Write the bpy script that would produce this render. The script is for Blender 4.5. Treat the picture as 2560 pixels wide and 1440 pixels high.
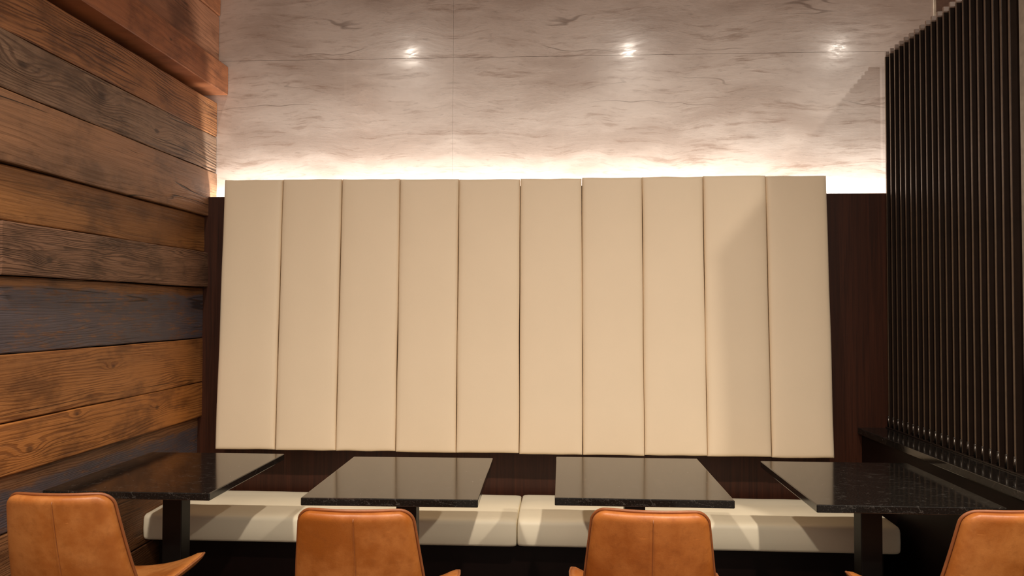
import bpy, bmesh, math, random
from mathutils import Vector, Matrix, noise

C = bpy.context.scene.collection
S = bpy.context.scene
for o in list(bpy.data.objects):
    bpy.data.objects.remove(o)

# ------------------------------------------------------------------ camera
PIT, YAW, ROL = math.radians(1.48656), math.radians(3.05862), math.radians(.11123)
CAM_H = 1.40033
F = Vector((-math.sin(YAW)*math.cos(PIT), math.cos(YAW)*math.cos(PIT), math.sin(PIT)))
R0 = Vector((math.cos(YAW), math.sin(YAW), 0)); U0 = R0.cross(F)
RR = R0*math.cos(ROL) + U0*math.sin(ROL); UU = -R0*math.sin(ROL) + U0*math.cos(ROL)
cam = bpy.data.cameras.new('camera'); cam.sensor_width = 36; cam.lens = 1967.74/2560*36
cam.clip_start = .05
co = bpy.data.objects.new('camera', cam); C.objects.link(co)
m = Matrix((RR, UU, -F)).transposed().to_4x4(); m.translation = (0, 0, CAM_H)
co.matrix_world = m
S.camera = co

# ------------------------------------------------------------------ world and lamps
w = bpy.data.worlds.new('world'); S.world = w; w.use_nodes = True
bg = w.node_tree.nodes['Background']
bg.inputs[0].default_value = (1, .84, .70, 1); bg.inputs[1].default_value = 1.0
S.view_settings.view_transform = 'Standard'; S.view_settings.look = 'None'
S.view_settings.gamma = 1; S.view_settings.exposure = .06; S.view_settings.use_curve_mapping = False

LAMP_Z = 3.89
WARM = (1, .88, .75)
def spot(x, y, z, power, size=160, blend=1.0, rad=.05):
    l = bpy.data.lights.new('downlight', 'SPOT'); l.energy = power; l.color = WARM
    l.spot_size = math.radians(size); l.spot_blend = blend; l.shadow_soft_size = rad
    o = bpy.data.objects.new('downlight', l); C.objects.link(o); o.location = (x, y, z)
    return o
for lx, p in ((-1.40, 335), (.72, 395), (2.70, 390)):      # the ceiling row whose glints show on the stone
    spot(lx, .80, LAMP_Z, p)
for lx in (-1.48, .72, 2.70):                                # added unseen row behind the camera, to light the chair backs
    spot(lx, -1.4, LAMP_Z, 380, 132)
# the LED strip in the slot behind the veneer panel
al = bpy.data.lights.new('cove_strip', 'AREA'); al.shape = 'RECTANGLE'; al.size = 3.84; al.size_y = .02
al.energy = 50; al.color = (1, .97, .91)
ao = bpy.data.objects.new('cove_strip', al); C.objects.link(ao); ao.location = (.07, 4.152, 1.87); ao.rotation_euler = (math.pi, 0, 0)

# ------------------------------------------------------------------ helpers
def obj(name, bm, mat, parent=None, smooth=False):
    me = bpy.data.meshes.new(name); bm.to_mesh(me); bm.free()
    if smooth:
        for p in me.polygons: p.use_smooth = True
    me.materials.append(mat)
    o = bpy.data.objects.new(name, me); C.objects.link(o)
    if parent: o.parent = parent
    return o
def empty(name, loc=(0, 0, 0), rz=0):
    o = bpy.data.objects.new(name, None); C.objects.link(o); o.location = loc; o.rotation_euler = (0, 0, rz)
    o.empty_display_size = .1
    return o
def tag(o, label, cat, group=None):
    o['label'] = label; o['category'] = cat
    if group: o['group'] = group
    return o
def struct(o, label=None):
    o['kind'] = 'structure'
    if label: o['label'] = label
    return o
def box(x0, x1, y0, y1, z0, z1, bev=0, seg=2, bm=None):
    bm = bm or bmesh.new()
    vs = [bm.verts.new((x, y, z)) for x in (x0, x1) for y in (y0, y1) for z in (z0, z1)]
    fs = [(0,1,3,2), (4,6,7,5), (0,4,5,1), (2,3,7,6), (0,2,6,4), (1,5,7,3)]
    ff = [bm.faces.new([vs[i] for i in f]) for f in fs]
    if bev:
        es = list({e for f in ff for e in f.edges})
        bmesh.ops.bevel(bm, geom=es, offset=bev, segments=seg, affect='EDGES', profile=.5)
    return bm
def tube(pts, r, n=8, bm=None, closed=False):
    bm = bm or bmesh.new(); rings = []
    P = [Vector(p) for p in pts]
    for i, p in enumerate(P):
        if closed: t = P[(i+1) % len(P)] - P[i-1]
        else: t = P[min(i+1, len(P)-1)] - P[max(i-1, 0)]
        t.normalize()
        a = t.cross(Vector((0, 0, 1)));
        if a.length < .1: a = t.cross(Vector((1, 0, 0)))
        a.normalize(); b = t.cross(a)
        rings.append([bm.verts.new(p + (a*math.cos(k*2*math.pi/n) + b*math.sin(k*2*math.pi/n))*r) for k in range(n)])
    L = len(rings)
    for i in range(L if closed else L-1):
        A, B = rings[i], rings[(i+1) % L]
        for k in range(n): bm.faces.new((A[k], A[(k+1) % n], B[(k+1) % n], B[k]))
    if not closed:
        bm.faces.new(rings[0]); bm.faces.new(rings[-1][::-1])
    bmesh.ops.recalc_face_normals(bm, faces=bm.faces)
    return bm

# ------------------------------------------------------------------ materials
class NT:
    def __init__(s, name):
        s.m = bpy.data.materials.new(name); s.m.use_nodes = True; s.t = s.m.node_tree; s.n = s.t.nodes
        s.b = s.n['Principled BSDF']
    def new(s, typ, **k):
        n = s.n.new(typ)
        for a, v in k.items(): setattr(n, a, v)
        return n
    def link(s, a, b): s.t.links.new(a, b)
    def val(s, v, sock):
        if hasattr(v, 'is_output'): s.link(v, sock)
        else: sock.default_value = v
    def math(s, op, a, b=0.0, c=None, clamp=False):
        n = s.new('ShaderNodeMath', operation=op); n.use_clamp = clamp
        s.val(a, n.inputs[0]); s.val(b, n.inputs[1])
        if c is not None: s.val(c, n.inputs[2])
        return n.outputs[0]
    def vmath(s, op, a, b=(0, 0, 0)):
        n = s.new('ShaderNodeVectorMath', operation=op); s.val(a, n.inputs[0]); s.val(b, n.inputs[1])
        return n.outputs['Value'] if op in ('LENGTH', 'DISTANCE', 'DOT_PRODUCT') else n.outputs[0]
    def noise(s, vec, scale=5, detail=4, rough=.55, dist=0):
        n = s.new('ShaderNodeTexNoise'); s.link(vec, n.inputs['Vector'])
        n.inputs['Scale'].default_value = scale; n.inputs['Detail'].default_value = detail
        n.inputs['Roughness'].default_value = rough; n.inputs['Distortion'].default_value = dist
        return n.outputs['Fac']
    def map(s, v, a, b, c=0.0, d=1.0):
        n = s.new('ShaderNodeMapRange', interpolation_type='SMOOTHSTEP'); s.val(v, n.inputs[0])
        for i, q in enumerate((a, b, c, d)): n.inputs[i+1].default_value = q
        return n.outputs[0]
    def mix(s, f, a, b, mode='MIX'):
        n = s.new('ShaderNodeMix', data_type='RGBA', blend_type=mode)
        s.val(f, n.inputs[0])
        for v, i in ((a, 6), (b, 7)):
            if hasattr(v, 'is_output'): s.link(v, n.inputs[i])
            else: n.inputs[i].default_value = (*v, 1)
        return n.outputs[2]
    def bump(s, h, strength=.3, dist=.01):
        n = s.new('ShaderNodeBump'); n.inputs['Strength'].default_value = strength; n.inputs['Distance'].default_value = dist
        s.link(h, n.inputs['Height']); s.link(n.outputs[0], s.b.inputs['Normal'])
    def obj(s): return s.new('ShaderNodeTexCoord').outputs['Object']
    def fin(s, col, rough=.5, metal=0, spec=.5):
        s.val(col if hasattr(col, 'is_output') else (*col, 1), s.b.inputs['Base Color'])
        s.val(rough, s.b.inputs['Roughness']); s.b.inputs['Metallic'].default_value = metal
        s.b.inputs['Specular IOR Level'].default_value = spec
        return s.m
def lin(r, g, b):
    f = lambda c: (c/255/12.92 if c/255 <= .04045 else ((c/255+.055)/1.055)**2.4)
    return (f(r), f(g), f(b))

def wood(name, light, dark, tint, seed=0, freq=90, grain=.6, knots=(), crack=.5, blotch=.6, warp=.05, rough=.47, paint=None, relief=.5):
    t = NT(name); p = t.obj()
    off = t.vmath('ADD', p, (seed*3.1, seed*7.7, seed*1.9))
    lowf = t.noise(t.vmath('MULTIPLY', off, (1, .55, 4.0)), 1.6, 3, .5)
    fine = t.noise(t.vmath('MULTIPLY', off, (1, .7, 13)), 2.6, 4, .55)
    sep = t.new('ShaderNodeSeparateXYZ'); t.link(p, sep.inputs[0])
    ph = t.math('ADD', sep.outputs[2], t.math('MULTIPLY', lowf, warp*3))
    ph = t.math('ADD', ph, t.math('MULTIPLY', fine, warp*.45))
    kmask = None
    for ky, kz, ks in knots:
        d = t.vmath('MULTIPLY', t.vmath('SUBTRACT', p, (0, ky, kz)), (0, 1/(ks*2.6), 1/ks))
        L = t.vmath('LENGTH', d)
        e = t.math('POWER', 2.718, t.math('MULTIPLY', t.math('MULTIPLY', L, L), -1.0))
        ph = t.math('ADD', ph, t.math('MULTIPLY', e, ks*1.1))
        d2 = t.vmath('LENGTH', t.vmath('MULTIPLY', t.vmath('SUBTRACT', p, (0, ky, kz)), (0, 1/(ks*.75), 1/(ks*.42))))
        km = t.map(t.math('ADD', d2, t.math('MULTIPLY', fine, .5)), .6, 1.35, 1, 0)
        kmask = km if kmask is None else t.math('MAXIMUM', kmask, km)
    ring = t.math('SINE', t.math('MULTIPLY', ph, freq*6.283))
    ring = t.map(ring, -.2, .95)
    ring = t.math('MULTIPLY', ring, t.map(t.noise(t.vmath('MULTIPLY', off, (1, 1.1, 5)), 2.2, 4, .6), .33, .62, .12, 1))
    pores = t.map(t.noise(t.vmath('MULTIPLY', off, (1, 2.2, 120)), 2.0, 4, .7), .45, .75)
    col = t.mix(t.math('MULTIPLY', ring, grain), light, dark)
    col = t.mix(t.math('MULTIPLY', t.map(lowf, .36, .64), blotch), col, tint)
    blot = t.map(t.noise(t.vmath('MULTIPLY', off, (1, 1.6, 3.2)), 2.4, 6, .65), .44, .68)
    col = t.mix(t.math('MULTIPLY', blot, .58), col, tuple(c*.42 for c in dark))
    col = t.mix(t.math('MULTIPLY', pores, .30), col, tuple(c*.5 for c in dark))
    if paint is not None:
        pc, zlo, zhi = paint
        pn = t.noise(t.vmath('MULTIPLY', off, (1, 1.5, 9)), 3.5, 6, .7)
        edge = t.math('ADD', sep.outputs[2], t.math('MULTIPLY', t.math('SUBTRACT', pn, .5), .09))
        pm = t.math('MULTIPLY', t.map(edge, zhi-.012, zhi+.012, 1, 0), t.map(edge, zlo-.012, zlo+.012, 0, 1))
        pm = t.math('MULTIPLY', pm, t.map(t.noise(t.vmath('MULTIPLY', off, (1, 2, 12)), 5, 6, .75), .34, .52, .2, .92))
        pcol = t.mix(t.noise(t.vmath('MULTIPLY', off, (1, 2.5, 4)), 4, 5, .6), tuple(c*.72 for c in pc), tuple(c*1.25 for c in pc))
        col = t.mix(pm, col, pcol)
    cn = t.noise(t.vmath('MULTIPLY', off, (1, .20, 5.0)), 1.2, 3, .5)
    cr = t.map(t.math('ABSOLUTE', t.math('SUBTRACT', cn, .5)), .003, .0075, 1, 0)
    cr = t.math('MULTIPLY', cr, t.map(t.noise(t.vmath('MULTIPLY', off, (1, 1, 2)), 2.1, 2, .5), .47, .54))
    cr = t.math('MULTIPLY', cr, crack)
    col = t.mix(t.math('MULTIPLY', cr, .9), col, (.010, .006, .004))
    if kmask is not None: col = t.mix(t.math('MULTIPLY', kmask, .7), col, tuple(c*.35 for c in dark))
    col = t.mix(1.0, col, (.84, .83, .80), 'MULTIPLY')
    h = t.math('SUBTRACT', t.math('MULTIPLY', ring, -.5), t.math('MULTIPLY', cr, 2.2))
    h = t.math('ADD', h, t.math('MULTIPLY', pores, -.35))
    t.bump(h, relief, .004)
    return t.fin(col, t.math('ADD', t.math('MULTIPLY', pores, .15), rough), spec=.4)

def stone_mat():
    t = NT('taupe quartzite'); p = t.obj()
    sep = t.new('ShaderNodeSeparateXYZ'); t.link(p, sep.inputs[0])
    ax = t.math('ABSOLUTE', t.math('SUBTRACT', sep.outputs[0], SEAM_X))    # book-matched slabs
    cmb = t.new('ShaderNodeCombineXYZ'); t.link(ax, cmb.inputs[0]); t.link(sep.outputs[1], cmb.inputs[1]); t.link(sep.outputs[2], cmb.inputs[2])
    q = cmb.outputs[0]
    wob = t.new('ShaderNodeTexNoise'); t.link(q, wob.inputs['Vector']); wob.inputs['Scale'].default_value = 1.7; wob.inputs['Detail'].default_value = 3
    q2 = t.vmath('ADD', q, t.vmath('MULTIPLY', t.vmath('SUBTRACT', wob.outputs['Color'], (.5, .5, .5)), (.22, 0, .16)))
    cloud = t.noise(t.vmath('MULTIPLY', q2, (.9, 1, 2.6)), 2.0, 6, .6)
    streak = t.noise(t.vmath('MULTIPLY', q2, (1.5, 1, 13)), 2.0, 8, .70)
    fine = t.noise(t.vmath('MULTIPLY', q2, (5, 1, 22)), 3.0, 6, .7)
    base = t.mix(t.map(cloud, .35, .66), lin(234, 218, 206), lin(206, 187, 174))
    base = t.mix(t.math('MULTIPLY', t.map(streak, .52, .70), .62), base, lin(158, 128, 110))
    base = t.mix(t.math('MULTIPLY', t.map(fine, .55, .74), .28), base, lin(120, 92, 76))
    base = t.mix(t.math('MULTIPLY', t.map(fine, .44, .28), .35), base, lin(226, 206, 190))
    vn = t.noise(t.vmath('MULTIPLY', q2, (.45, 1, 3.0)), 1.2, 3, .45)
    vein = t.map(t.math('ABSOLUTE', t.math('SUBTRACT', vn, .515)), .0008, .0042, 1, 0)
    vein = t.math('MULTIPLY', vein, t.map(t.noise(q, 1.9, 3, .5), .50, .62))
    base = t.mix(t.math('MULTIPLY', vein, .5), base, lin(95, 66, 50))
    # faint vertical polish streaks
    vs = t.noise(t.vmath('MULTIPLY', p, (26, 1, 1.1)), 1.0, 4, .6)
    base = t.mix(t.math('MULTIPLY', t.map(vs, .58, .75), .14), base, lin(232, 214, 198))
    t.bump(t.math('ADD', fine, t.math('MULTIPLY', streak, .8)), .045, .01)
    t.val(t.map(streak, .35, .62, .55, .12), t.b.inputs['Coat Weight']); t.val(t.map(fine, .35, .65, .055, .17), t.b.inputs['Coat Roughness'])
    return t.fin(base, t.math('ADD', .16, t.math('MULTIPLY', fine, .14)), spec=.5)

def veneer_mat(name, a, b, vertical=True, rough=.45):
    t = NT(name); p = t.obj()
    sc = (60, 60, 1.5) if vertical else (1.5, 1.5, 60)
    n = t.noise(t.vmath('MULTIPLY', p, sc), 1.4, 6, .7)
    n2 = t.noise(t.vmath('MULTIPLY', p, tuple(c*.25 for c in sc)), 1.1, 3, .5)
    col = t.mix(t.map(n, .35, .7), a, b)
    col = t.mix(t.math('MULTIPLY', t.map(n2, .4, .65), .5), col, tuple(c*.6 for c in a))
    t.bump(n, .05, .003)
    return t.fin(col, rough, spec=.35)
def vinyl_mat(name, c):
    t = NT(name); p = t.obj()
    n = t.noise(p, 420, 3, .6); n2 = t.noise(p, 3.2, 3, .5)
    col = t.mix(t.math('MULTIPLY', t.map(n2, .3, .7), .35), c, tuple(k*.93 for k in c))
    t.bump(t.math('ADD', n, t.math('MULTIPLY', n2, 2)), .12, .002)
    return t.fin(col, .5, spec=.35)
def leather_mat(name, a, b, seed):
    t = NT(name); p = t.obj(); q = t.vmath('ADD', p, (seed*2.3, seed, seed*4.1))
    n = t.noise(q, 6, 6, .62); n2 = t.noise(q, 38, 5, .65); n3 = t.noise(q, 260, 3, .6)
    col = t.mix(t.map(n, .34, .64), a, b)
    col = t.mix(t.math('MULTIPLY', t.map(n2, .48, .72), .34), col, tuple(k*.72 for k in b))
    sc = t.noise(t.vmath('MULTIPLY', q, (9, 9, 55)), 2.0, 3, .5)
    col = t.mix(t.math('MULTIPLY', t.map(sc, .70, .76), .35), col, tuple(min(1, k*1.5) for k in a))
    t.bump(t.math('ADD', t.math('MULTIPLY', n2, .8), n3), .14, .0015)
    return t.fin(col, t.math('ADD', .34, t.math('MULTIPLY', n2, .18)), spec=.5)
def granite_mat():
    t = NT('polished black granite'); p = t.obj()
    n = t.noise(p, 170, 4, .7); n2 = t.noise(p, 34, 6, .7)
    col = t.mix(t.map(n, .54, .72), (.0085, .0075, .0065), (.050, .044, .038))
    v = t.noise(t.vmath('MULTIPLY', p, (2.2, 4, 4)), 2.5, 7, .6)
    vein = t.map(t.math('ABSOLUTE', t.math('SUBTRACT', v, .5)), .0, .012, 1, 0)
    vein = t.math('MULTIPLY', vein, t.map(n2, .42, .60))
    col = t.mix(t.math('MULTIPLY', vein, .42), col, (.11, .10, .09))
    col = t.mix(t.math('MULTIPLY', t.map(t.noise(p, 75, 2, .5), .735, .76), .8), col, (.30, .27, .24))
    return t.fin(col, t.math('ADD', .075, t.math('MULTIPLY', n2, .05)), spec=.5)
def plain(name, c, rough=.5, metal=0, spec=.5, var=.25, sc=30):
    t = NT(name); p = t.obj(); n = t.noise(p, sc, 4, .6)
    t.bump(n, .03, .002)
    return t.fin(t.mix(t.map(n, .3, .7), c, tuple(k*(1-var) for k in c)), rough, metal, spec)

# ------------------------------------------------------------------ layout numbers (metres)
STONE_Y = 4.20; VEN_Y = 4.10; VEN_TOP = 1.992; SEAM_X = -.545; JOINT_Z = 2.755; STONE_END = 1.985
CEIL = 3.95
M_STONE = stone_mat()
M_VEN = veneer_mat('dark wenge veneer', lin(66, 33, 18), lin(42, 19, 9))
M_CREAM = vinyl_mat('cream vinyl', lin(238, 219, 190))
M_SEAT = vinyl_mat('cream seat vinyl', lin(248, 237, 210))
M_GRAN = granite_mat()
M_BLACK = plain('black powder coated steel', (.007, .005, .004), .45, 0, .3)
M_BASE = plain('near black bench laminate', lin(22, 8, 5), .5, 0, .2)
M_SLAT = plain('bronze black slat', lin(33, 23, 17), .36, 0, .5, .3, 9)
M_CAP = plain('grey slat cap', lin(150, 132, 120), .45)
M_STEEL = plain('brushed steel', (.42, .39, .35), .25, 1.0)
M_POST = plain('grey painted post', lin(150, 140, 126), .45)
M_BROWN = plain('brown painted wall', lin(142, 112, 96), .6)
M_TRIM = plain('pale metal edge trim', lin(238, 222, 198), .35)
M_FLOOR = veneer_mat('dark floor', lin(60, 42, 32), lin(40, 27, 20), False)
M_CEIL = plain('dark ceiling paint', lin(70, 58, 48), .8)

# ------------------------------------------------------------------ setting
struct(obj('floor', box(-2.3, 4.2, -2.6, 4.5, -.06, 0), M_FLOOR))
struct(obj('ceiling', box(-2.3, 4.2, -2.6, 4.5, CEIL, CEIL+.06), M_CEIL))
wb = struct(obj('wall_back', box(-2.3, 4.2, STONE_Y+.02, STONE_Y+.12, 0, CEIL), M_BROWN), 'taupe stone wall with dark veneer panel below')
struct(obj('wall_side', box(4.2, 4.3, -2.6, 4.5, 0, CEIL), M_BROWN), 'plain brown wall beyond the slat screen')
g = .0003
for x0, x1 in ((-1.93, SEAM_X-g), (SEAM_X+g, STONE_END)):
    for z0, z1 in ((.9, JOINT_Z-.0008), (JOINT_Z+.0008, CEIL)):
        s = obj('stone_slab', box(x0, x1, STONE_Y, STONE_Y+.02, z0, z1), M_STONE, wb)
struct(obj('trim_1', box(STONE_END+.001, STONE_END+.012, STONE_Y-.006, STONE_Y+.02,   .9, CEIL), M_TRIM), 'bright metal trim at end of stone wall')
obj('veneer_panel', box(-1.928, 1.9, VEN_Y, VEN_Y+.022, 0, VEN_TOP, .001, 1), M_VEN, wb)['label'] = 'dark brown veneer panel'
obj('cove_shelf', box(-1.928, 1.9, VEN_Y+.022, STONE_Y, 1.82, 1.84), M_VEN, wb)

# --- left wall of reclaimed planks
wl = struct(obj('wall_left', box(-2.1, -1.93, -2.6, 4.215, 0, CEIL), M_BASE), 'wall of stacked reclaimed timber planks')
def ez(z, x): return CAM_H + (z-CAM_H)*(x/-1.796)
OR = lin(196, 128, 66); ORD = lin(118, 66, 30); BR = lin(168, 118, 78); BRD = lin(92, 56, 34)
GY = lin(158, 126, 102); GYD = lin(88, 62, 46); RD = lin(178, 112, 74); RDD = lin(112, 62, 38)
BLUE = lin(86, 82, 92)
def kn(*a): return a
PL = [ # z-bottom, z-top, face x, material args
 (-.02, .36, -1.885, dict(light=BR, dark=BRD, tint=lin(110, 72, 44))),
 (.36, .656, -1.885, dict(light=BR, dark=BRD, tint=lin(120, 78, 48))),
 (.656, .8438, -1.890, dict(light=BR, dark=BRD, tint=lin(90, 62, 46), paint=(BLUE, .60, .80), crack=.4)),
 (.8438, 1.0201, -1.866, dict(light=OR, dark=ORD, tint=lin(172, 108, 52), freq=60, grain=.7, knots=((2.72, .915, .035), (3.62, .95, .03), (3.0, 1.0, .02)), crack=.25, blotch=.3)),
 (1.0201, 1.2462, -1.864, dict(light=lin(186, 124, 68), dark=ORD, tint=lin(140, 92, 54), freq=75, grain=.75, knots=((3.25, 1.16, .025),), crack=.7, blotch=.5)),
 (1.2462, 1.5067, -1.868, dict(light=lin(150, 100, 56), dark=lin(86, 52, 28), tint=lin(112, 74, 46), paint=(BLUE, 1.24, 1.468), crack=.7)),
 (1.5067, 1.6884, -1.842, dict(light=lin(150, 112, 88), dark=lin(76, 50, 36), tint=lin(120, 86, 64), freq=120, grain=.85, knots=((2.78, 1.57, .03),), crack=.2, blotch=.4, relief=.9)),
 (1.6884, 1.8769, -1.862, dict(light=lin(176, 120, 66), dark=lin(110, 66, 32), tint=lin(120, 78, 44), freq=55, grain=.45, crack=.3, blotch=.8)),
 (1.8769, 2.1188, -1.843, dict(light=lin(168, 122, 88), dark=lin(112, 76, 52), tint=lin(132, 98, 74), freq=40, grain=.35, crack=1.0, blotch=.7)),
 (2.1188, 2.3109, -1.846, dict(light=GY, dark=GYD, tint=lin(116, 88, 70), freq=62, grain=.85, knots=((2.62, 2.22, .05), (3.1, 2.24, .045), (3.55, 2.20, .035)), crack=.5, relief=.9)),
 (2.3109, 2.5313, -1.846, dict(light=lin(180, 122, 78), dark=lin(98, 58, 36), tint=lin(146, 96, 60), freq=72, grain=.85, crack=.4, relief=.7)),
 (2.5313, 2.735, -1.785, dict(light=RD, dark=RDD, tint=lin(160, 96, 58), freq=30, grain=.3, crack=.25, blotch=.6, knots=((3.55, 2.66, .022),))),
 (2.735, 2.972, -1.838, dict(light=lin(182, 126, 94), dark=RDD, tint=lin(150, 98, 70), freq=34, grain=.35, crack=.5, blotch=.6)),
 (2.972, 3.24, -1.832, dict(light=RD, dark=RDD, tint=lin(140, 88, 58), freq=44, grain=.5)),
 (3.24, 3.52, -1.85, dict(light=BR, dark=BRD, tint=lin(120, 78, 48))),
 (3.52, 3.95, -1.84, dict(light=GY, dark=GYD, tint=lin(120, 88, 66))),
]
def plank(z0, z1, xf, y0, y1, seed, mat):
    rnd = random.Random(seed); bm = bmesh.new()
    n = max(4, int((y1-y0)/.07)); rows = []
    m0 = 3
    for i in range(n+1):
        y = y0 + (y1-y0)*i/n
        wv = lambda k, a: a*noise.noise(Vector((y*2.2, seed*3.7+k, 1.3))) + a*.45*noise.noise(Vector((y*9, seed*5.1+k, 7.7)))
        xx = xf + wv(0, .004)
        za = z0 + .0022 + wv(1, .0030); zb = z1 - .0022 + wv(2, .0030)
        c = .004
        prof = [(-1.95, za), (xx-c, za), (xx-.001, za+c)]
        for j in range(1, 4): prof.append((xx + .0025*noise.noise(Vector((y*3, j*2.1, seed))), za+(zb-za)*j/4))
        prof += [(xx-.001, zb-c), (xx-c, zb), (-1.95, zb)]
        rows.append([bm.verts.new((a, y, b)) for a, b in prof])
    for A, B in zip(rows, rows[1:]):
        L = len(A)
        for k in range(L): bm.faces.new((A[k], A[(k+1) % L], B[(k+1) % L], B[k]))
    bm.faces.new(rows[0][::-1]); bm.faces.new(rows[-1])
    bmesh.ops.recalc_face_normals(bm, faces=bm.faces)
    return obj('plank', bm, mat, wl)
for i, (a, b, xf, kw) in enumerate(PL):
    xa = max(xf, PL[i-1][2]) if i else xf; xb = max(xf, PL[i+1][2]) if i < len(PL)-1 else xf
    if i == 11: xa = -1.846
    za, zb = ez(a, xa), ez(b, xb)
    if i == 0: za = 0
    if i == len(PL)-1: zb = CEIL - .004
    kk = [(ky, ez(kz, xf), ks) for ky, kz, ks in kw.pop('knots', ())]
    if 'paint' in kw: kw['paint'] = (kw['paint'][0], ez(kw['paint'][1], xf), ez(kw['paint'][2], xf))
    mat = wood('reclaimed timber %d' % i, seed=i+1, knots=kk, **kw)
    yend = STONE_Y - .003
    y0 = 2.535 if i == 6 else -2.5
    p = plank(za, zb, xf, y0, yend, i+1, mat)
    if i == 6: plank(za, zb, -1.872, -2.5, y0-.004, 40, mat)
    if i in (2, 5): p['label'] = 'plank with worn slate blue paint'

# --- right side: low wall, granite ledge, slat screen
LX, LZ, SX = 1.5387, .80, 1.687
struct(obj('wall_right', box(LX+.02, 1.86, 1.0, VEN_Y-.001, 0, LZ-.034), M_BASE), 'low dark wall under the granite ledge')
tag(obj('ledge', box(LX, 1.88, .98, VEN_Y-.001, LZ-.032, LZ, .003, 2), M_GRAN), 'black granite ledge running under the slat screen', 'ledge')
scr = tag(empty('slat_screen', (SX, 3.3, LZ)), 'tall dark vertical slat screen standing on the black granite ledge', 'screen')
def scr_part(name, bm, mat, par=scr):
    for v in bm.verts: v.co -= Vector((SX, 3.3, LZ))
    return obj(name, bm, mat, par)
scr_part('base_rail', box(SX-.010, SX+.065, 2.46, VEN_Y-.002, LZ, LZ+.006, .001, 1), M_SLAT)
ST = 2.7126; SW = .055; TH = .011
me_slat = me_cap = me_foot = me_edge = None
M_LIT_EDGE = plain('lit slat edge', lin(100, 82, 65), .45)  # lamplight on the slats' room-side edges, put into the colour
M_SLEEVE = plain('dark metal sleeve', (.10, .09, .08), .3, 1.0)
ys = [4.075 - .0545*k for k in range(22)]
ys = [y for y in ys if y > 2.95] + [2.78 - .0545*k for k in range(6)]
for k, y in enumerate(ys):
    if k == 0:
        s = obj('slat', box(0, SW, 0, TH, .006, ST-.026-LZ, .0012, 1), M_SLAT, scr); me_slat = s.data
        c = obj('cap', box(-.0006, SW, -.0006, TH+.0006, ST-.026-LZ, ST-LZ, .001, 1), M_CAP, s); me_cap = c.data
        bm = bmesh.new(); bmesh.ops.create_cone(bm, cap_ends=True, segments=10, radius1=.005, radius2=.005, depth=.052, matrix=Matrix.Translation((-.002, .0055, .032)))
        bmesh.ops.create_uvsphere(bm, u_segments=10, v_segments=6, radius=.005, matrix=Matrix.Translation((-.002, .0055, .058)))
        f = obj('foot_sleeve', bm, M_SLEEVE, s, True); me_foot = f.data
        e = obj('lit_edge', box(-.0012, 0, .0008, TH-.0008, .006, ST-.026-LZ), M_LIT_EDGE, s); me_edge = e.data  # thin added sliver that carries the painted edge light
    else:
        s = bpy.data.objects.new('slat', me_slat); C.objects.link(s); s.parent = scr
        c = bpy.data.objects.new('cap', me_cap); C.objects.link(c); c.parent = s
        f = bpy.data.objects.new('foot_sleeve', me_foot); C.objects.link(f); f.parent = s
        e = bpy.data.objects.new('lit_edge', me_edge); C.objects.link(e); e.parent = s
    s.location = (0, y - 3.3, 0)
scr_part('post', box(SX-.004, SX+.075, 2.80, 2.925, LZ+.006, 2.95, .002, 1), M_POST)

# ------------------------------------------------------------------ banquette backrest: ten upholstered panels
PX = [-1.7265, -1.4149, -1.1027, -.7972, -.4910, -.1742, .1430, .4475, .7556, 1.0689, 1.3707]
PZB, PZT, PY, TILT = .6744, 2.0686, 3.9471, .0591
dzt = [.002, .004, .002, 0, -.003, -.002, .001, .003, .006, .003]
dzb = [.004, .003, .002, 0, 0, -.004, -.004, -.002, -.003, -.006]
br = tag(empty('banquette_backrest', (0, PY+.04, PZB)), 'tall cream upholstered backrest of ten vertical padded panels', 'backrest')
def soft_panel(w, h, th, seed, nx=16, nz=44, puff=.010, r=.012):
    """padded slab: front face at y=-th (pillowed), back flat at y=0, origin at bottom-left-back"""
    bm = bmesh.new(); front = []
    def ss(i, n):                       # denser near the edges
        t = i/n; return .5 - .5*math.cos(math.pi*t)
    for j in range(nz+1):
        v = ss(j, nz); row = []
        for i in range(nx+1):
            u = ss(i, nx)
            x = u*w; z = v*h
            ex = min(x, w-x); e = min(ex, min(z, h-z))
            y = -th
            if e < r: y += r - math.sqrt(max(0, r*r-(r-e)**2))
            y -= puff*(1-(2*u-1)**4)*(1-(2*v-1)**8)
            y += .002*noise.noise(Vector((x*5, z*3, seed*4.4)))
            # wavering outline
            xo = .0028*noise.noise(Vector((0, z*2.6, seed*2.2 + (5 if u > .5 else 0))))*(abs(2*u-1)**3)
            zo = .003*noise.noise(Vector((x*9, 3.3, seed*1.7 + (9 if v > .5 else 0))))*(abs(2*v-1)**3)
            row.append(bm.verts.new((x+xo, y, z+zo)))
        front.append(row)
    for A, B in zip(front, front[1:]):
        for i in range(nx): bm.faces.new((A[i], A[i+1], B[i+1], B[i]))
    per = front[0] + [r_[-1] for r_ in front[1:]] + front[-1][-2::-1] + [r_[0] for r_ in front[-2:0:-1]]
    back = [bm.verts.new((v.co.x, 0, v.co.z)) for v in per]
    L = len(per)
    for i in range(L): bm.faces.new((per[i], back[i], back[(i+1) % L], per[(i+1) % L]))
    bm.faces.new(back)
    bmesh.ops.recalc_face_normals(bm, faces=bm.faces)
    return bm
for i in range(10):
    x0, x1 = PX[i]+.0016, PX[i+1]-.0016
    z0, z1 = PZB+dzb[i], PZT+dzt[i]
    bm = soft_panel(x1-x0, z1-z0, .055, i+1)
    o = obj('padded_panel', bm, M_CREAM, br, True)
    yb = PY + .045 + (i % 3)*.0008
    o.location = (x0, yb - (PY+.04), z0-PZB)
    o.rotation_euler = (-math.atan(TILT), 0, 0)
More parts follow.
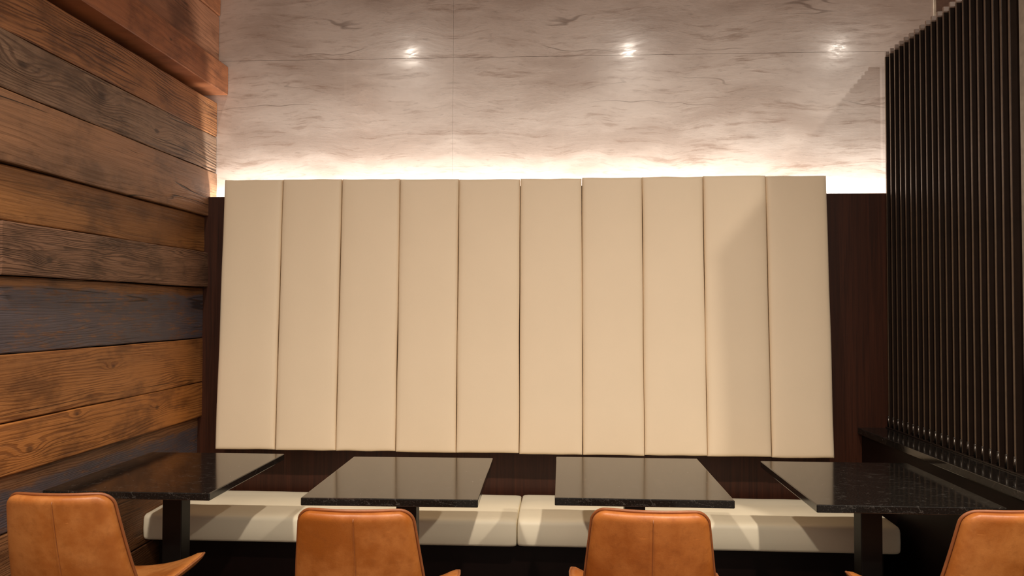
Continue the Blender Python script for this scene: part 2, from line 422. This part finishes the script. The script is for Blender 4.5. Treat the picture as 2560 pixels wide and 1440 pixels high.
obj('mounting_board', box(PX[0]+.02, PX[-1]-.02, .075, VEN_Y-PY-.041, .03, 1.36), M_VEN, br)

# ------------------------------------------------------------------ bench and seat cushions
bench = tag(empty('bench_base', (-.19, 3.84, 0)), 'long near-black bench base under the cream seat cushions', 'bench')
obj('body', box(-1.655, 1.66, -.22, VEN_Y-3.84-.002, .08, .334, .002, 1), M_BASE, bench)
obj('plinth', box(-1.64, 1.64, -.16, VEN_Y-3.84-.002, 0, .08), M_BLACK, bench)
def seat_cushion(x0, x1, seed):
    w = x1-x0; d = .505; h = .118; bm = bmesh.new()
    nx, r = 60, .02
    prof = []
    for a in range(0, 5): prof.append((r-r*math.cos(a/4*math.pi/2)*1.0, .012*0 + r - r*math.sin((4-a)/4*math.pi/2) if False else 0))
    # cross-section in (y,z) going bottom-front -> top-front -> top-back -> bottom-back
    cs = [(.012, 0), (.004, .004), (0, .014), (-.003, .05), (-.001, h-.022)]
    for a in range(1, 6):
        t = a/6*math.pi/2; cs.append((.020-.020*math.cos(t), h-.022+.020*math.sin(t)))
    for a in range(0, 13):
        u = a/12; cs.append((.022+u*(d-.044), h + .006*math.sin(u*math.pi)))
    cs += [(d-.006, h-.006), (d, h-.02), (d, .012), (d-.012, 0)]
    def sec(x, shrink):
        out = []
        cy, cz = d/2, h/2
        for y, z in cs:
            wob = .003*noise.noise(Vector((x*7, y*8+z*5, seed*3.1)))
            out.append(bm.verts.new((x, cy+(y-cy)*(1-shrink*.025), max(0, cz+(z-cz)*(1-shrink*.09) + wob*(z > .03)))))
        return out
    secs = []
    for i in range(nx+1):
        x = w*i/nx; e = min(x, w-x)
        secs.append((x, 0 if e > .02 else 1-math.sqrt(max(0, 1-(1-e/.02)**2))))
    ex = [(.004, .55), (.009, .25)]
    secs = [(0, 1.0)] + ex + secs[1:-1] + [(w-b, s) for b, s in ex[::-1]] + [(w, 1.0)]
    rows = [sec(x, s) for x, s in secs]
    for A, B in zip(rows, rows[1:]):
        L = len(A)
        for k in range(L): bm.faces.new((A[k], A[(k+1) % L], B[(k+1) % L], B[k]))
    bm.faces.new(rows[0]); bm.faces.new(rows[-1][::-1])
    bmesh.ops.recalc_face_normals(bm, faces=bm.faces)
    return bm
for x0, x1, lab, sd in ((-1.884, -.168, 'cream vinyl seat cushion running from plank wall to the middle seam', 1),
                        (-.163, 1.503, 'cream vinyl seat cushion running from the middle seam toward the ledge', 2)):
    o = tag(obj('seat_cushion', seat_cushion(x0, x1, sd), M_SEAT, None, True), lab, 'cushion', 'bench seat cushions')
    o.location = (x0, 3.545, .334); o.rotation_euler = (0, 0, -.006 if sd == 1 else -.012)

# ------------------------------------------------------------------ tables
TW, TD, TZ, TT = .61, .752, .75, .027
tabs = [(-1.5089, -.0082, 3.0976, 'black granite top table beside the plank wall'),
        (-.5667, .0107, 3.0538, 'black granite top table, second from the plank wall'),
        (.3116, -.0099, 3.1012, 'black granite top table, second from the slat screen'),
        (1.1825, -.0118, 3.0577, 'black granite top table against the ledge and slat screen')]
for i, (x, rot, y, lab) in enumerate(tabs):
    t = tag(empty('dining_table', (x, y, 0), rot), lab, 'table', 'granite tables along the banquette')
    o = obj('table_top', box(-TW/2, TW/2, -TD/2, TD/2, -TT, 0, .003, 2), M_GRAN, t); o.location.z = TZ
    obj('mounting_plate', box(-.14, .14, -.14, .14, TZ-TT-.008, TZ-TT), M_BLACK, t)
    obj('column', box(-.039, .039, -.038, .038, .012, TZ-TT-.008, .003, 2), M_BLACK, t)
    obj('base_plate', box(-.20, .20, -.21, .21, 0, .012, .003, 1), M_BLACK, t)

# ------------------------------------------------------------------ chairs
LE = [leather_mat('tan leather %d' % i, a, b, i) for i, (a, b) in enumerate((
    (lin(186, 120, 62), lin(158, 90, 34)), (lin(180, 112, 54), lin(150, 82, 24)),
    (lin(176, 106, 48), lin(146, 77, 22)), (lin(184, 117, 58), lin(156, 88, 32))))]
M_PIPE = leather_mat('dark tan piping', lin(158, 96, 54), lin(132, 76, 40), 9)
ZB, ZT = .44, .829          # backrest bottom and top
LEAN = .21
def back_geo(z):
    """half width and centre-line y of the back at height z"""
    k = (z-ZB)/(ZT-ZB)
    w = .206 - .047*k
    r = .038
    if z > ZT-r: w -= r - math.sqrt(max(0, r*r - (z-(ZT-r))**2))
    return w, -.175 - LEAN*(z-ZB) + .03*(1-k)**3
def back_bm():
    bm = bmesh.new(); nu, zs = 20, []
    for i in range(16): zs.append(ZB + (ZT-.040-ZB)*i/15)
    for a in range(1, 9): zs.append(ZT-.038 + .038*math.sin(a/8*math.pi/2))
    F_, B_ = [], []
    for z in zs:
        w, yc = back_geo(z); rf, rb = [], []
        for i in range(nu+1):
            u = -1 + 2*i/nu; u = math.sin(u*math.pi/2)
            x = w*u; wrap = .034*(x/.165)**2
            et = min((w-abs(x)), max(0, ZT-z)) ; e = min(1, et/.022)
            pad = math.sqrt(max(0, 1-(1-e)**2))
            groove = .003*math.exp(-(x/.007)**2)
            rf.append(bm.verts.new((x, yc+wrap+.004+.010*pad, z)))
            rb.append(bm.verts.new((x, yc+wrap-.004-.017*pad+groove, z)))
        F_.append(rf); B_.append(rb)
    for G, fl in ((F_, True), (B_, False)):
        for A, B in zip(G, G[1:]):
            for i in range(nu):
                q = (A[i], A[i+1], B[i+1], B[i]); bm.faces.new(q[::-1] if fl else q)
    per = lambda G: [r[0] for r in G] + G[-1][1:-1] + [r[-1] for r in G[::-1]] + G[0][-2:0:-1]
    pf, pb = per(F_), per(B_); L = len(pf)
    for i in range(L): bm.faces.new((pf[i], pf[(i+1) % L], pb[(i+1) % L], pb[i]))
    bmesh.ops.remove_doubles(bm, verts=bm.verts, dist=1e-5)
    bmesh.ops.recalc_face_normals(bm, faces=bm.faces)
    return bm
def back_pipe():
    pts = []
    zs = [ZB + (ZT-.038-ZB)*i/14 for i in range(15)] + [ZT-.038+.038*math.sin(a/7*math.pi/2) for a in range(1, 8)]
    left = []
    for z in zs:
        w, yc = back_geo(z); x = w+.002
        left.append((x, yc + .034*(x/.165)**2 + .009, z+.002))
    w = left[-1][0]; yc = back_geo(ZT)[1]
    mid = [(w*(1-2*i/12), yc + .034*(w*(1-2*i/12)/.165)**2 + .009, ZT+.003) for i in range(1, 12)]
    pts = left + mid + [(-x, y, z) for x, y, z in left[::-1]]
    return tube(pts, .0048, 8)
def back_seam():
    zs = [ZB+.02 + (ZT-.02-ZB)*i/22 for i in range(23)]; bm = bmesh.new()
    for s in (1,):
        pts = []
        for z in zs:
            e = min(1, max(0, ZT-z)/.022); pad = math.sqrt(max(0, 1-(1-e)**2))
            pts.append((s*.0062, back_geo(z)[1]-.004-.017*pad+.0002, z))
        tube(pts, .0008, 5, bm)
    return bm
def seat_pt(u, v):
    """u -1..1 across, v 0 (rear) .. 1 (front); returns top surface point"""
    hw = .205 + .048*v + .006*math.sin(v*math.pi)
    r = .055
    y = -.165 + .467*v
    if v > .88: hw -= .020*((v-.88)/.12)**2
    x = hw*u
    z = .452 + .052*abs(u)**2.6*(.25+.75*v) - .012*v*(1-abs(u)) + .02*(1-v)**4
    if v > .93: z -= .012*((v-.93)/.07)**2
    return Vector((x, y, z))
def seat_bm():
    bm = bmesh.new(); nu, nv = 20, 18; T, B = [], []
    for j in range(nv+1):
        v = j/nv; rt, rb = [], []
        for i in range(nu+1):
            u = -1+2*i/nu; p = seat_pt(u, v)
            e = min(1, min(1-abs(u), 1-v, v+.2)/.10); pad = math.sqrt(max(0, 1-(1-e)**2))
            rt.append(bm.verts.new(p + Vector((0, 0, .010*pad)))); rb.append(bm.verts.new(p - Vector((0, 0, .012+.014*pad))))
        T.append(rt); B.append(rb)
    for G, fl in ((T, False), (B, True)):
        for A, D in zip(G, G[1:]):
            for i in range(nu):
                q = (A[i], A[i+1], D[i+1], D[i]); bm.faces.new(q[::-1] if fl else q)
    per = lambda G: [r[0] for r in G] + G[-1][1:-1] + [r[-1] for r in G[::-1]] + G[0][-2:0:-1]
    pf, pb = per(T), per(B); L = len(pf)
    for i in range(L): bm.faces.new((pf[i], pb[i], pb[(i+1) % L], pf[(i+1) % L]))
    bmesh.ops.recalc_face_normals(bm, faces=bm.faces)
    return bm
def seat_pipe():
    pts = [seat_pt(1, j/16) for j in range(17)] + [seat_pt(1-2*i/20, 1) for i in range(1, 20)] + [seat_pt(-1, 1-j/16) for j in range(17)]
    return tube([p + Vector((0, 0, -.003)) for p in pts], .0046, 8)
CHM = dict(back=back_bm, piping=back_pipe)
chairs = [(-1.522, 2.575, 2.0, 'tan leather dining chair nearest the plank wall'),
          (-.566, 2.440, 1.0, 'tan leather dining chair at the second table from the plank wall'),
          (.287, 2.480, -4.0, 'tan leather dining chair at the second table from the slat screen'),
          (1.284, 2.545, 8.0, 'tan leather dining chair nearest the slat screen')]
proto = {}
def chair_part(key, name, fn, mat, par, smooth=True):
    if key not in proto:
        o = obj(name, fn(), mat, par, smooth); proto[key] = o.data
    else:
        o = bpy.data.objects.new(name, proto[key]); C.objects.link(o); o.parent = par
    o.material_slots[0].link = 'OBJECT'; o.material_slots[0].material = mat
    return o
for i, (x, y, rz, lab) in enumerate(chairs):
    t = tag(empty('dining_chair', (x, y, 0), math.radians(rz)), lab, 'chair', 'tan leather chairs facing the banquette')
    b = chair_part('b', 'backrest', back_bm, LE[i], t)
    chair_part('bp', 'piping', back_pipe, M_PIPE, b)
    chair_part('bs', 'seam_stitching', back_seam, M_PIPE, b)
    s = chair_part('s', 'seat', seat_bm, LE[i], t)
    chair_part('sp', 'piping', seat_pipe, M_PIPE, s)
    fr = [(-.17, -.13, .424), (.17, -.13, .424), (.19, .20, .418), (-.19, .20, .418)]
    chair_part('f', 'seat_frame', lambda: tube(fr, .006, 8, None, True), M_BLACK, t)
    for k, ((a, b_, c_), (fx, fy)) in enumerate(zip(fr, ((-.215, -.215), (.215, -.215), (.225, .265), (-.225, .265)))):
        chair_part('l%d' % k, 'leg', lambda: tube([(a, b_, c_), (fx, fy, 0)], .007, 8), M_BLACK, t)
